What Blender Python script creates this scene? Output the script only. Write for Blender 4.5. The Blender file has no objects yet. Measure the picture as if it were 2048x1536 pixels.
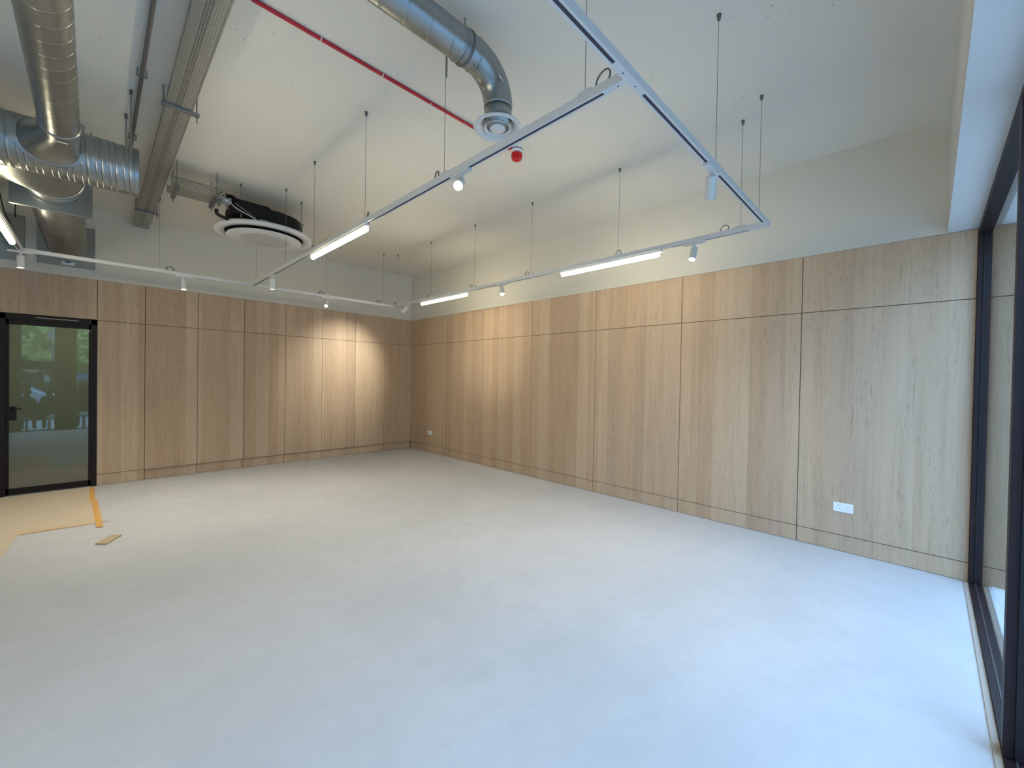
import bpy, bmesh, math, random
from mathutils import Vector, Matrix
S = bpy.context.scene
COL = S.collection
PI = math.pi

# ------------------------------------------------------------------ camera
def cam_axes(yaw, pitch, roll):
    yaw, pitch, roll = map(math.radians, (yaw, pitch, roll))
    cy, sy, cp, sp = math.cos(yaw), math.sin(yaw), math.cos(pitch), math.sin(pitch)
    F = Vector((sy*cp, cy*cp, sp)); R = Vector((cy, -sy, 0)); U = R.cross(F)
    c, s = math.cos(roll), math.sin(roll)
    return c*R + s*U, -s*R + c*U, F
cd = bpy.data.cameras.new('camera'); cam = bpy.data.objects.new('camera', cd); COL.objects.link(cam)
r_, u_, f_ = cam_axes(45.421, -0.659, 0.992)
m = Matrix((r_, u_, -f_)).transposed().to_4x4(); m.translation = (-4.721, -7.682, 1.5)
cam.matrix_world = m
cd.sensor_width = 36; cd.lens = 819.5/2048*36; cd.clip_start = 0.02
S.camera = cam

# ------------------------------------------------------------------ daylight and exposure
SKY = 6.7
W = bpy.data.worlds.new('sky'); S.world = W; W.use_nodes = True
bg = W.node_tree.nodes['Background']
bg.inputs[0].default_value = (0.365, 0.635, 1.0, 1); bg.inputs[1].default_value = SKY
S.view_settings.view_transform = 'Standard'; S.view_settings.look = 'None'
S.view_settings.exposure = 0.0; S.view_settings.gamma = 1; S.view_settings.use_curve_mapping = False
S.cycles.use_denoising = True
S.cycles.max_bounces = 10; S.cycles.diffuse_bounces = 6; S.cycles.glossy_bounces = 5
S.cycles.transparent_max_bounces = 12
S.cycles.sample_clamp_indirect = 6
TH = math.radians(0.97)                    # the window wall is not quite square to the room
def win(s, t, z):                          # s along the window wall from the right wall, t outwards
    return Vector((-s*math.cos(TH) - t*math.sin(TH), -8.0 + s*math.sin(TH) - t*math.cos(TH), z))
pl = bpy.data.lights.new('window_portal', 'AREA'); pl.shape = 'RECTANGLE'; pl.size = 9.6; pl.size_y = 2.75
pl.cycles.is_portal = True
po = bpy.data.objects.new('window_portal', pl); COL.objects.link(po)
pc = win(4.8, 0.10, 1.36); po.location = pc; po.rotation_euler = (PI/2, 0, -TH+PI*0)
WARM = (1.0, 0.94, 0.78)
STRIP_E = 58.0
STRIP_W = 3.6
SPOT_W = 50.0

CZ = 3.622      # ceiling height
WT = 2.713      # top of the wood cladding / window head
JM = 2.179      # upper joint
JS = 0.146      # skirting joint

# ------------------------------------------------------------------ materials
def lin(h):
    h = h.lstrip('#'); v = [int(h[i:i+2], 16)/255 for i in (0, 2, 4)]
    return tuple(((c+0.055)/1.055)**2.4 if c > 0.04045 else c/12.92 for c in v) + (1,)
class N:
    def __init__(self, name):
        self.m = bpy.data.materials.new(name); self.m.use_nodes = True
        self.t = self.m.node_tree; self.t.nodes.clear()
        self.out = self.n('ShaderNodeOutputMaterial')
    def n(self, typ, **kw):
        x = self.t.nodes.new(typ)
        for k, v in kw.items(): setattr(x, k, v)
        return x
    def l(self, a, b): self.t.links.new(a, b)
    def math(self, op, a, b=None, c=None):
        x = self.n('ShaderNodeMath', operation=op)
        for i, v in enumerate((a, b, c)):
            if v is None: continue
            if isinstance(v, (int, float)): x.inputs[i].default_value = v
            else: self.l(v, x.inputs[i])
        return x.outputs[0]
    def mix(self, f, a, b, blend='MIX'):
        x = self.n('ShaderNodeMix', data_type='RGBA', blend_type=blend)
        for i, v in ((0, f), (6, a), (7, b)):
            if isinstance(v, (int, float)): x.inputs[i].default_value = v
            elif isinstance(v, tuple): x.inputs[i].default_value = v
            else: self.l(v, x.inputs[i])
        return x.outputs[2]
    def pos(self):
        g = self.n('ShaderNodeNewGeometry'); return g.outputs['Position']
    def xyz(self, v):
        s = self.n('ShaderNodeSeparateXYZ'); self.l(v, s.inputs[0]); return s.outputs
    def comb(self, x, y, z):
        c = self.n('ShaderNodeCombineXYZ')
        for i, v in enumerate((x, y, z)):
            if isinstance(v, (int, float)): c.inputs[i].default_value = v
            else: self.l(v, c.inputs[i])
        return c.outputs[0]
    def noise(self, vec, scale=1, detail=2, rough=.5, dist=0):
        x = self.n('ShaderNodeTexNoise'); x.inputs['Scale'].default_value = scale
        x.inputs['Detail'].default_value = detail; x.inputs['Roughness'].default_value = rough
        x.inputs['Distortion'].default_value = dist
        if vec is not None: self.l(vec, x.inputs['Vector'])
        return x.outputs[0]
    def ramp(self, f, stops):
        x = self.n('ShaderNodeValToRGB'); e = x.color_ramp.elements
        e[0].position, e[0].color = stops[0]; e[1].position, e[1].color = stops[-1]
        for p, c in stops[1:-1]:
            q = e.new(p); q.color = c
        self.l(f, x.inputs[0]); return x.outputs[0]
    def bsdf(self, color, rough=.5, metal=0, spec=.5, normal=None):
        b = self.n('ShaderNodeBsdfPrincipled')
        for k, v in (('Base Color', color), ('Roughness', rough), ('Metallic', metal), ('Specular IOR Level', spec)):
            if isinstance(v, (int, float, tuple)): b.inputs[k].default_value = v
            else: self.l(v, b.inputs[k])
        if normal is not None: self.l(normal, b.inputs['Normal'])
        self.l(b.outputs[0], self.out.inputs[0]); return b
    def bump(self, h, strength=.2, dist=.01):
        b = self.n('ShaderNodeBump'); b.inputs['Strength'].default_value = strength
        b.inputs['Distance'].default_value = dist; self.l(h, b.inputs['Height']); return b.outputs[0]

def simple(name, col, rough=.5, metal=0, spec=.5, var=.06, scale=8):
    k = N(name); c = lin(col) if isinstance(col, str) else col
    n = k.noise(k.pos(), scale, 3)
    d = tuple(v*(1-var) for v in c[:3]) + (1,); e = tuple(min(1, v*(1+var)) for v in c[:3]) + (1,)
    k.bsdf(k.mix(n, d, e), rough, metal, spec); return k.m

def wood_mat():
    k = N('pale_oak_veneer'); p = k.xyz(k.pos())
    s = k.math('ADD', p[0], p[1]); z = p[2]
    v = k.n('ShaderNodeTexVoronoi', voronoi_dimensions='1D'); v.inputs['Scale'].default_value = 5.6
    v.inputs['Randomness'].default_value = .85
    k.l(s, v.inputs['W']); cell = k.xyz(v.outputs['Color'])
    # shift the grain of every leaf
    zz = k.math('ADD', z, k.math('MULTIPLY', cell[1], 7.0))
    warp = k.noise(k.comb(k.math('MULTIPLY', s, 3.0), 0.0, k.math('MULTIPLY', zz, 0.9)), 1.6, 2)
    sw = k.math('ADD', s, k.math('MULTIPLY', warp, 0.07))
    rings = k.noise(k.comb(k.math('MULTIPLY', sw, 42), cell[0], k.math('MULTIPLY', zz, 0.8)), 1, 3, .55)
    fine = k.noise(k.comb(k.math('MULTIPLY', s, 330), 0.0, k.math('MULTIPLY', zz, 7)), 1, 3, .6)
    broad = k.noise(k.comb(k.math('MULTIPLY', sw, 9), 3.0, k.math('MULTIPLY', zz, 0.45)), 1, 2, .5)
    base = k.ramp(cell[0], [(0.0, lin('#B9A087')), (.35, lin('#C2AA91')), (.65, lin('#C8B299')), (1.0, lin('#B59E8A'))])
    c1 = k.mix(k.math('MULTIPLY', k.ramp(rings, [(.46, (0, 0, 0, 1)), (.80, (1, 1, 1, 1))]), .26), base, lin('#80694F'))
    c2 = k.mix(k.math('MULTIPLY', k.ramp(broad, [(.42, (0, 0, 0, 1)), (.8, (1, 1, 1, 1))]), .26), c1, lin('#957F68'))
    c3 = k.mix(k.math('MULTIPLY', k.ramp(fine, [(.5, (0, 0, 0, 1)), (.8, (1, 1, 1, 1))]), .20), c2, lin('#7A6650'))
    fleck = k.noise(k.comb(k.math('MULTIPLY', sw, 95), cell[1], k.math('MULTIPLY', zz, 11)), 1, 3, .6)
    patchy = k.noise(k.comb(k.math('MULTIPLY', sw, 14), cell[0], k.math('MULTIPLY', zz, 1.6)), 1, 2, .5)
    fk = k.math('MULTIPLY', k.ramp(fleck, [(.50, (0, 0, 0, 1)), (.68, (1, 1, 1, 1))]), k.ramp(patchy, [(.40, (0, 0, 0, 1)), (.62, (1, 1, 1, 1))]))
    c3 = k.mix(k.math('MULTIPLY', fk, .34), c3, lin('#816C57'))
    k.bsdf(c3, .55, 0, .35, k.bump(fine, .05, .002)); return k.m

def floor_mat():
    k = N('pale_screed_floor'); p = k.pos()
    a = k.noise(p, .9, 4, .6); b = k.noise(p, 5.5, 5, .65); c = k.noise(p, 90, 2)
    x = k.mix(k.ramp(a, [(.35, (0, 0, 0, 1)), (.68, (1, 1, 1, 1))]), lin('#BBBDC1'), lin('#C5C7CB'))
    x = k.mix(k.math('MULTIPLY', k.ramp(b, [(.45, (0, 0, 0, 1)), (.7, (1, 1, 1, 1))]), .35), x, lin('#B2B3B6'))
    x = k.mix(k.math('MULTIPLY', c, .10), x, lin('#98958F'))
    k.bsdf(x, .62, 0, .25, k.bump(b, .03, .004)); return k.m

def ceiling_mat():
    k = N('painted_concrete'); p = k.pos()
    a = k.noise(p, 1.3, 3)
    base = k.mix(a, lin('#D5D3CA'), lin('#DBD9D0'))
    v = k.n('ShaderNodeTexVoronoi'); v.inputs['Scale'].default_value = 17; k.l(p, v.inputs['Vector'])
    size = k.math('MULTIPLY', k.xyz(v.outputs['Color'])[0], 0.12)
    dot = k.math('LESS_THAN', v.outputs['Distance'], size)
    patch = k.math('GREATER_THAN', k.noise(p, 1.6, 2), .46)
    pick = k.math('GREATER_THAN', k.xyz(v.outputs['Color'])[1], .45)
    f = k.math('MULTIPLY', k.math('MULTIPLY', dot, patch), pick)
    fine = k.noise(p, 60, 2)
    k.bsdf(k.mix(k.math('MULTIPLY', f, .55), base, lin('#5C5A55')), .85, 0, .2, k.bump(fine, .08, .003)); return k.m

def galv_mat():
    k = N('galvanised_steel'); p = k.pos()
    n = k.noise(p, 9, 2, .5); b = k.noise(p, 3, 2)
    c = k.mix(n, lin('#979D9E'), lin('#A4A9A9')); c = k.mix(k.math('MULTIPLY', b, .25), c, lin('#868A89'))
    r = k.math('ADD', k.math('MULTIPLY', n, .06), .29)
    k.bsdf(c, r, .9, .5); return k.m

def perforated_mat(name, axis_long, axis_across, pitch=.0125, col='#A3A39C'):
    # sheet steel with real see-through slots and holes
    k = N(name); p = k.xyz(k.pos()); L = p[axis_long]; A = p[axis_across]
    row = k.math('FLOOR', k.math('DIVIDE', A, pitch*1.25))
    off = k.math('MULTIPLY', k.math('MODULO', k.math('ABSOLUTE', row), 2.0), .5)
    fl = k.math('SUBTRACT', k.math('FRACT', k.math('ADD', k.math('DIVIDE', L, pitch*2.0), off)), .5)
    fa = k.math('SUBTRACT', k.math('FRACT', k.math('DIVIDE', A, pitch*1.25)), .5)
    d = k.math('ADD', k.math('POWER', k.math('MULTIPLY', fl, 1.0), 2.0), k.math('POWER', k.math('MULTIPLY', fa, 1.3), 2.0))
    hole = k.math('LESS_THAN', d, .065)
    b = k.n('ShaderNodeBsdfPrincipled'); k.l(k.mix(k.noise(k.pos(), 25, 3), lin(col), lin('#8F8F89')), b.inputs['Base Color'])
    b.inputs['Metallic'].default_value = .55; b.inputs['Roughness'].default_value = .5
    t = k.n('ShaderNodeBsdfTransparent'); mx = k.n('ShaderNodeMixShader')
    k.l(hole, mx.inputs[0]); k.l(b.outputs[0], mx.inputs[1]); k.l(t.outputs[0], mx.inputs[2])
    k.l(mx.outputs[0], k.out.inputs[0]); return k.m

def glass_mat(name, tint=(1, 1, 1, 1), ior=1.5, rough=0.0):
    k = N(name); f = k.n('ShaderNodeFresnel'); f.inputs[0].default_value = ior
    g = k.n('ShaderNodeBsdfGlossy'); g.inputs['Roughness'].default_value = rough; g.inputs[0].default_value = (.95, .97, .96, 1)
    t = k.n('ShaderNodeBsdfTransparent'); t.inputs[0].default_value = tint
    mx = k.n('ShaderNodeMixShader'); k.l(f.outputs[0], mx.inputs[0]); k.l(t.outputs[0], mx.inputs[1]); k.l(g.outputs[0], mx.inputs[2])
    k.l(mx.outputs[0], k.out.inputs[0]); return k.m

def emit_mat(name, col, strength):
    k = N(name); e = k.n('ShaderNodeEmission'); e.inputs[0].default_value = col + (1,); e.inputs[1].default_value = strength
    k.l(e.outputs[0], k.out.inputs[0]); return k.m

def grille_mat():
    k = N('perforated_white_grille'); p = k.xyz(k.pos())
    x = k.math('SUBTRACT', k.math('FRACT', k.math('DIVIDE', p[0], .018)), .5); y = k.math('SUBTRACT', k.math('FRACT', k.math('DIVIDE', p[1], .018)), .5)
    d = k.math('ADD', k.math('POWER', x, 2.0), k.math('POWER', y, 2.0)); h = k.math('LESS_THAN', d, .09)
    k.bsdf(k.mix(h, lin('#D2D3D0'), lin('#6E7376')), .5); return k.m

def leaf_mat():
    k = N('tree_leaves'); n = k.ramp(k.noise(k.pos(), 7, 4, .7), [(.42, (0, 0, 0, 1)), (.6, (1, 1, 1, 1))])
    k.bsdf(k.mix(n, lin('#4C6B2C'), lin('#B4CB74')), .7); return k.m

M = dict(
    wood=wood_mat(), floor=floor_mat(), ceil=ceiling_mat(), galv=galv_mat(),
    plaster=simple('painted_plaster', '#D2D0C7', .85, 0, .2, .02, 3),
    soffit=simple('white_soffit_paint', '#CFD0CE', .8, 0, .2, .02, 3),
    back=simple('dark_brown_backing', '#4A3420', .8, 0, .2),
    frame=simple('dark_bronze_frame', '#24171A', .55, .1, .35, .08),
    frame2=simple('dark_grey_gasket', '#15161A', .5, 0, .4, .08),
    doorf=simple('black_brown_steel', '#1A0F10', .5, .1, .35, .08),
    white=simple('white_powder_coat', '#D5D6D6', .42, 0, .5, .02),
    slot=simple('grey_track_slot', '#3C3C48', .5, 0, .4, .05),
    steel=simple('zinc_plated_steel', '#8E9293', .35, .8, .5, .1, 30),
    dull=simple('dull_grey_steel', '#6F6F72', .5, .5, .5, .1, 30),
    wire=simple('steel_wire', '#6C6C66', .45, .4, .5, .05),
    black=simple('black_foam_insulation', '#0D0E0D', .7, 0, .3, .2, 20),
    rubber=simple('black_rubber', '#1B1B1A', .6, 0, .4, .1),
    red=simple('red_fire_cable', '#B01428', .45, 0, .5, .05),
    redlens=simple('red_beacon_lens', '#C4101C', .3, 0, .5, .05),
    clip=simple('pale_cable_clip', '#D9C9C6', .5),
    pvc=simple('pale_grey_pipe', '#A9A79F', .5),
    jbox=simple('grey_plastic_box', '#7F878C', .5),
    tape=simple('orange_floor_tape', '#D6A460', .6, 0, .3, .08, 20),
    tape2=simple('pale_orange_tape', '#CFB08A', .6, 0, .3, .12, 20),
    paper=simple('beige_protection_board', '#C6B8A4', .8, 0, .2, .05, 5),
    offcut=simple('wood_offcut', '#B9A78C', .7, 0, .2, .06, 20),
    conduit=simple('grey_conduit', '#74706C', .5, .3, .5, .05),
    glass=glass_mat('window_glass', (.93, .96, .97, 1), 1.52),
    dglass=glass_mat('door_glass', (.84, .90, .82, 1), 2.0),
    strip=emit_mat('led_strip_diffuser', (1.0, .87, .60), STRIP_E),
    lens=emit_mat('spot_lens_lit', (1.0, .86, .62), 14.0),
    trayY=perforated_mat('perforated_tray_steel', 1, 0, .0105),
    traySide=perforated_mat('perforated_tray_side', 1, 2, .0115, '#9C978A'),
    trayX=perforated_mat('perforated_small_tray', 0, 1, .012),
    trayXS=perforated_mat('perforated_small_tray_side', 0, 2, .021, '#9B9685'),
    grille=grille_mat(), leaf=leaf_mat(),
    socket=simple('white_socket_plastic', '#E9EEF0', .3, 0, .5, .01), pin=simple('dark_socket_hole', '#3F4247', .6),
    label=simple('white_sticker', '#D8DADA', .5), ink=simple('dark_print', '#2A2C30', .6),
    blue=simple('blue_mark', '#26368C', .6),
    brick=simple('dark_brick', '#5A5654', .8, 0, .2, .15, 4), concrete=simple('grey_concrete', '#B5B4B0', .8, 0, .2, .1, 2),
    pave=simple('grey_paving', '#A8A8A8', .8, 0, .2, .12, 3), bark=simple('tree_bark', '#4B3F33', .9, 0, .2, .2, 10),
    shopwhite=simple('white_shop_sign', '#D6DEDF', .6), shopblue=simple('blue_hoarding', '#4C97C8', .6, 0, .3, .3, 2.5),
    shopred=simple('red_banner', '#B8382C', .6), shopyellow=simple('yellow_panel', '#D9A93A', .6),
    cloth=simple('dark_clothing', '#24262A', .9, 0, .2, .1), skin=simple('skin', '#A87C62', .6), hair=simple('dark_hair', '#17120F', .7),
    car=simple('pale_blue_car_paint', '#A9B9C4', .25, .3), cglass=simple('dark_car_glass', '#15191D', .1), tyre=simple('black_tyre', '#111111', .8),
)

# ------------------------------------------------------------------ mesh helpers
def link(name, bm, mat, parent=None, smooth=False):
    me = bpy.data.meshes.new(name); bmesh.ops.recalc_face_normals(bm, faces=bm.faces[:]); bm.to_mesh(me); bm.free()
    if mat is not None:
        for q in (mat if isinstance(mat, (list, tuple)) else [mat]): me.materials.append(q)
    if smooth:
        for p in me.polygons: p.use_smooth = True
    o = bpy.data.objects.new(name, me); COL.objects.link(o)
    if parent is not None:
        o.parent = parent; o.matrix_parent_inverse = parent.matrix_world.inverted() if False else Matrix.Identity(4)
        # shapes are given in world space: bring them into the parent's space
        me.transform(Matrix.Translation(-parent.location) if parent.rotation_euler == Vector((0,0,0)).to_track_quat('Z','Y').to_euler() or True else Matrix())
    return o
def world_loc(o):
    v = Vector(o.location); p = o.parent
    while p is not None: v += Vector(p.location); p = p.parent
    return v
def sub(name, bm, mat, parent, smooth=False):          # a sub-part under a mesh part (parts keep location 0 in their thing)
    me = bpy.data.meshes.new(name); bmesh.ops.recalc_face_normals(bm, faces=bm.faces[:]); bm.to_mesh(me); bm.free()
    me.materials.append(mat)
    if smooth:
        for p in me.polygons: p.use_smooth = True
    o = bpy.data.objects.new(name, me); COL.objects.link(o); o.parent = parent
    me.transform(Matrix.Translation(-world_loc(parent))); return o
def tag(o, label, cat, group=None, kind=None):
    o['label'] = label; o['category'] = cat
    if group: o['group'] = group
    if kind: o['kind'] = kind
    return o
def thing(name, loc, label, cat, group=None):
    o = bpy.data.objects.new(name, None); COL.objects.link(o); o.location = loc; o.empty_display_size = .1
    return tag(o, label, cat, group)
def struct(o): o['kind'] = 'structure'; return o

def box(bm, a, b):
    (x0, y0, z0), (x1, y1, z1) = a, b
    v = [bm.verts.new(p) for p in ((x0,y0,z0),(x1,y0,z0),(x1,y1,z0),(x0,y1,z0),(x0,y0,z1),(x1,y0,z1),(x1,y1,z1),(x0,y1,z1))]
    for f in ((0,3,2,1),(4,5,6,7),(0,1,5,4),(1,2,6,5),(2,3,7,6),(3,0,4,7)): bm.faces.new([v[i] for i in f])
    return v
def boxes(*bs):
    bm = bmesh.new()
    for a, b in bs: box(bm, a, b)
    return bm
def bev(bm, w=.003, seg=2):
    bmesh.ops.recalc_face_normals(bm, faces=bm.faces[:])
    bmesh.ops.bevel(bm, geom=bm.edges[:], offset=w, segments=seg, affect='EDGES', profile=.5); return bm
def hexa(bm, pts):
    v = [bm.verts.new(p) for p in pts]
    for f in ((0,3,2,1),(4,5,6,7),(0,1,5,4),(1,2,6,5),(2,3,7,6),(3,0,4,7)): bm.faces.new([v[i] for i in f])
def wbox(bm, s0, s1, t0, t1, z0, z1):                    # box in the window wall's own axes
    hexa(bm, [win(s0,t0,z0), win(s1,t0,z0), win(s1,t1,z0), win(s0,t1,z0), win(s0,t0,z1), win(s1,t0,z1), win(s1,t1,z1), win(s0,t1,z1)])
def frame_of(d):
    d = d.normalized(); a = Vector((0,0,1)) if abs(d.z) < .9 else Vector((1,0,0))
    u = d.cross(a).normalized(); return u, d.cross(u).normalized()
def sweep(bm, path, r, seg=24, caps=True, rf=None):
    """tube along path with parallel-transported frames; rf(i, theta, s) adds to the radius"""
    P = [Vector(p) for p in path]; n = len(P); rings = []; s = 0
    d0 = (P[1]-P[0]).normalized(); u, v = frame_of(d0); prev = d0
    for i in range(n):
        if i: s += (P[i]-P[i-1]).length
        d = (P[min(i+1, n-1)] - P[max(i-1, 0)]).normalized()
        q = prev.rotation_difference(d); u = q @ u; v = q @ v; prev = d
        ring = []
        for k in range(seg):
            th = 2*PI*k/seg; rr = r(i, s) if callable(r) else r
            if rf: rr += rf(i, th, s)
            ring.append(bm.verts.new(P[i] + rr*(math.cos(th)*u + math.sin(th)*v)))
        rings.append(ring)
    for a, b in zip(rings, rings[1:]):
        for k in range(seg): bm.faces.new((a[k], a[(k+1) % seg], b[(k+1) % seg], b[k]))
    if caps: bm.faces.new(rings[0]); bm.faces.new(rings[-1])
    return rings
def tube(path, r, seg=16, caps=True, rf=None):
    bm = bmesh.new(); sweep(bm, path, r, seg, caps, rf); return bm
def rod(a, b, r, seg=10): return tube([a, b], r, seg)
def lathe(profile, c, seg=48, axis=Vector((0,0,1))):     # profile (radius, height along axis)
    bm = bmesh.new(); axis = axis.normalized(); u, v = frame_of(axis); c = Vector(c); rings = []
    for r, h in profile:
        rings.append([bm.verts.new(c + axis*h + max(r, 1e-5)*(math.cos(2*PI*k/seg)*u + math.sin(2*PI*k/seg)*v)) for k in range(seg)])
    for a, b in zip(rings, rings[1:]):
        for k in range(seg): bm.faces.new((a[k], a[(k+1) % seg], b[(k+1) % seg], b[k]))
    if profile[0][0] > 1e-4 and profile[0] != profile[-1]: bm.faces.new(rings[0])
    if profile[-1][0] > 1e-4 and profile[0] != profile[-1]: bm.faces.new(rings[-1])
    bmesh.ops.remove_doubles(bm, verts=bm.verts[:], dist=1e-4)
    return bm
def bez(p0, p1, p2, p3, n=14):
    p0, p1, p2, p3 = map(Vector, (p0, p1, p2, p3)); o = []
    for i in range(n+1):
        t = i/n; o.append((1-t)**3*p0 + 3*(1-t)**2*t*p1 + 3*(1-t)*t*t*p2 + t**3*p3)
    return o
def add_text(body, size, loc, rot, mat, parent, name='printed_text'):
    c = bpy.data.curves.new(name, 'FONT'); c.body = body; c.size = size; c.extrude = .0004; c.align_x = 'CENTER'; c.align_y = 'CENTER'
    c.materials.append(mat); o = bpy.data.objects.new(name, c); COL.objects.link(o)
    o.parent = parent; o.location = Vector(loc) - world_loc(parent); o.rotation_euler = rot; return o

# ================================================================== SETTING
XL = -9.7
struct(link('floor', boxes(((XL, -8.12, -.12), (0.05, 0.05, 0))), M['floor']))
struct(link('ceiling', boxes(((XL, -8.0, CZ), (0.05, 0.05, CZ+.15))), M['ceil']))
struct(link('wall_left', boxes(((XL-.1, -8.1, 0), (XL, 0.05, CZ))), M['plaster']))

# back wall
wb = struct(link('wall_back', boxes(((XL, .004, WT), (0, .10, CZ))), M['plaster']))
sub('cladding_backing', boxes(((-4.700, .034, 0), (.02, .10, WT)), ((-5.535, .022, 2.185), (-4.70, .10, WT)), ((XL, .034, 0), (-5.535, .10, WT))), M['back'], wb)
wr = struct(link('wall_right', boxes(((.004, -8.3, WT), (.12, .1, CZ))), M['plaster']))
sub('cladding_backing', boxes(((.024, -8.35, 0), (.12, .1, WT))), M['back'], wr)
G = .0030
def panel_back(x0, x1, z0, z1, y=0.0, par=None, nm='wood_panel'):
    return sub(nm, boxes(((x0+G, y, z0+G), (x1-G, y+.02, z1-G))), M['wood'], par)
bjs = [0, -.612, -1.226, -1.842, -2.453, -3.053, -3.652, -4.243, -4.715]
for a, b in zip(bjs[1:], bjs):
    panel_back(a, b, JS, JM, 0, wb); panel_back(a, b, JM, WT, 0, wb)
panel_back(-5.60, -4.715, JM+.006, WT, 0, wb)
for a, b in ((-6.2, -5.60), (-6.8, -6.2), (-7.4, -6.8), (-8.0, -7.4), (-9.69, -8.0)):
    panel_back(a, b, JS, JM, 0, wb); panel_back(a, b, JM, WT, 0, wb)
bb = struct(link('baseboard_back', boxes(((-4.243+G, .030, .004), (.02, .034, JS))), M['back']))
for i, (a, b) in enumerate(zip(bjs[1:], bjs)):
    last = i == len(bjs)-2
    sub('skirting_panel', boxes(((a+G, 0 if last else .026, .004), (b-G if b else .0, .046 if not last else .02, JS-G))), M['wood'], bb)
for a, b in ((-6.2, -5.60), (-6.8, -6.2), (-7.4, -6.8), (-8.0, -7.4), (-9.69, -8.0)):
    sub('skirting_panel', boxes(((a+G, 0, .004), (b-G, .02, JS-G))), M['wood'], bb)
# right wall
rj = [0, -1.152, -2.302, -3.448, -4.597, -5.750, -6.894, -8.0]
br = struct(link('baseboard_right', boxes(((.0215, -8.0, .0), (.0235, 0, .004))), M['back']))
for a, b in zip(rj[1:], rj):
    for z0, z1 in ((JS, JM), (JM, WT)):
        sub('wood_panel', boxes(((0, a+G, z0+G), (.02, b-G, z1-G))), M['wood'], wr)
    sub('skirting_panel', boxes(((0, a+G, .004), (.02, b-G, JS-G))), M['wood'], br)

# bulkhead over the windows with its soffit, and the shallow boxing beside it
bm = bmesh.new(); wbox(bm, 0, 9.75, -.163, .25, WT, CZ); ww = struct(link('wall_front', bm, M['soffit']))
bm = bmesh.new(); wbox(bm, .0, 9.7, -.305, -.163, 3.543, CZ); struct(link('trim_1', bm, M['ceil']))
# piers and blank panels of the window wall left of the big panes
bm = bmesh.new(); wbox(bm, 5.14, 5.41, -.02, .14, 0, WT); wbox(bm, 6.07, 6.35, -.02, .14, 0, WT)
sub('pier', bm, M['frame'], ww)
bm = bmesh.new(); wbox(bm, 0, 9.7, -.026, -.002, 0, .006); struct(link('sill_shade_strip', bm, simple('beige_sill_shade', '#A79D92', .7)))  # beige strip stands in for the shade on the floor below the frame

def window(name, s0, s1, transom=None):
    o = bpy.data.objects.new(name, None); COL.objects.link(o); o.location = win((s0+s1)/2, 0, 0); struct(o)
    bm = bmesh.new()
    wbox(bm, s0, s0+.05, 0, .10, .02, WT-.05); wbox(bm, s1-.05, s1, 0, .10, .02, WT-.05)
    wbox(bm, s0, s1, 0, .10, WT-.05, WT)
    if transom: wbox(bm, s0+.05, s1-.05, 0, .10, *transom)
    sub('frame', bm, M['frame'], o)
    bm = bmesh.new(); wbox(bm, s0, s1, 0, .10, 0, .016)
    si = sub('sill', bm, M['frame'], o)
    bm = bmesh.new(); wbox(bm, s0+.05, s1-.05, .031, .0335, .016, .018)
    sub('drip_edge', bm, M['steel'], si)
    bm = bmesh.new(); wbox(bm, s0+.05, s0+.058, .028, .033, .018, WT-.05); wbox(bm, s1-.058, s1-.05, .028, .033, .018, WT-.05)
    sub('glazing_bead', bm, M['frame2'], o)
    bm = bmesh.new()
    zs = [(.016, WT-.05)] if not transom else [(.016, transom[0]), (transom[1], WT-.05)]
    for z0, z1 in zs:
        v = [bm.verts.new(win(s, .034, z)) for s, z in ((s0+.05, z0), (s1-.05, z0), (s1-.05, z1), (s0+.05, z1))]
        bm.faces.new(v)
    g = sub('glass_pane', bm, M['glass'], o)
    for p in g.data.polygons:                      # outward face of the pane looks into the room
        if p.normal.y < 0: p.flip()
    return o
window('window_1', 0.0, 2.10)
w2 = window('window_2', 2.10, 5.14)
bm = bmesh.new(); wbox(bm, 2.100, 2.155, -.004, .012, .045, WT-.05)
sub('mullion_cover', bm, M['frame'], w2)
window('window_3', 5.41, 6.07, (1.56, 1.74))
window('window_4', 6.35, 9.7)

# door in the back wall
d1 = bpy.data.objects.new('door_1', None); COL.objects.link(d1); d1.location = (-5.12, 0, 0); struct(d1)
sub('door_frame', boxes(((-5.53, -.012, 0), (-5.475, .06, 2.178)), ((-4.765, -.012, .0), (-4.717, .06, 2.178)), ((-5.53, -.012, 2.118), (-4.717, .06, 2.178))), M['doorf'], d1)
lf = sub('door_leaf', boxes(((-5.474, .0, .012), (-5.452, .045, 2.115)), ((-4.792, .0, .012), (-4.766, .045, 2.115)), ((-5.474, .0, 2.055), (-4.766, .045, 2.115)), ((-5.474, .0, .012), (-4.766, .045, .082))), M['doorf'], d1)
bm = bmesh.new(); bm.faces.new([bm.verts.new(p) for p in ((-5.452, .020, .082), (-4.792, .020, .082), (-4.792, .020, 2.055), (-5.452, .020, 2.055))])
dg = sub('glass_pane', bm, M['dglass'], lf)
for p in dg.data.polygons:
    if p.normal.y > 0: p.flip()
sub('lock_case', bev(boxes(((-5.463, -.016, .905), (-5.392, .03, 1.072))), .003), M['doorf'], lf)
bm = tube([(-5.425, -.016, 1.045), (-5.425, -.055, 1.045), (-5.345, -.058, 1.043)], .009, 10); sub('door_handle', bm, M['doorf'], lf, True)
sub('door_closer', boxes(((-5.24, -.018, 2.148), (-4.88, -.012, 2.156))), M['pvc'], d1)
sub('hinge', boxes(((-4.80, -.018, 2.02), (-4.78, -.0, 2.045))), M['steel'], d1)
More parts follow.
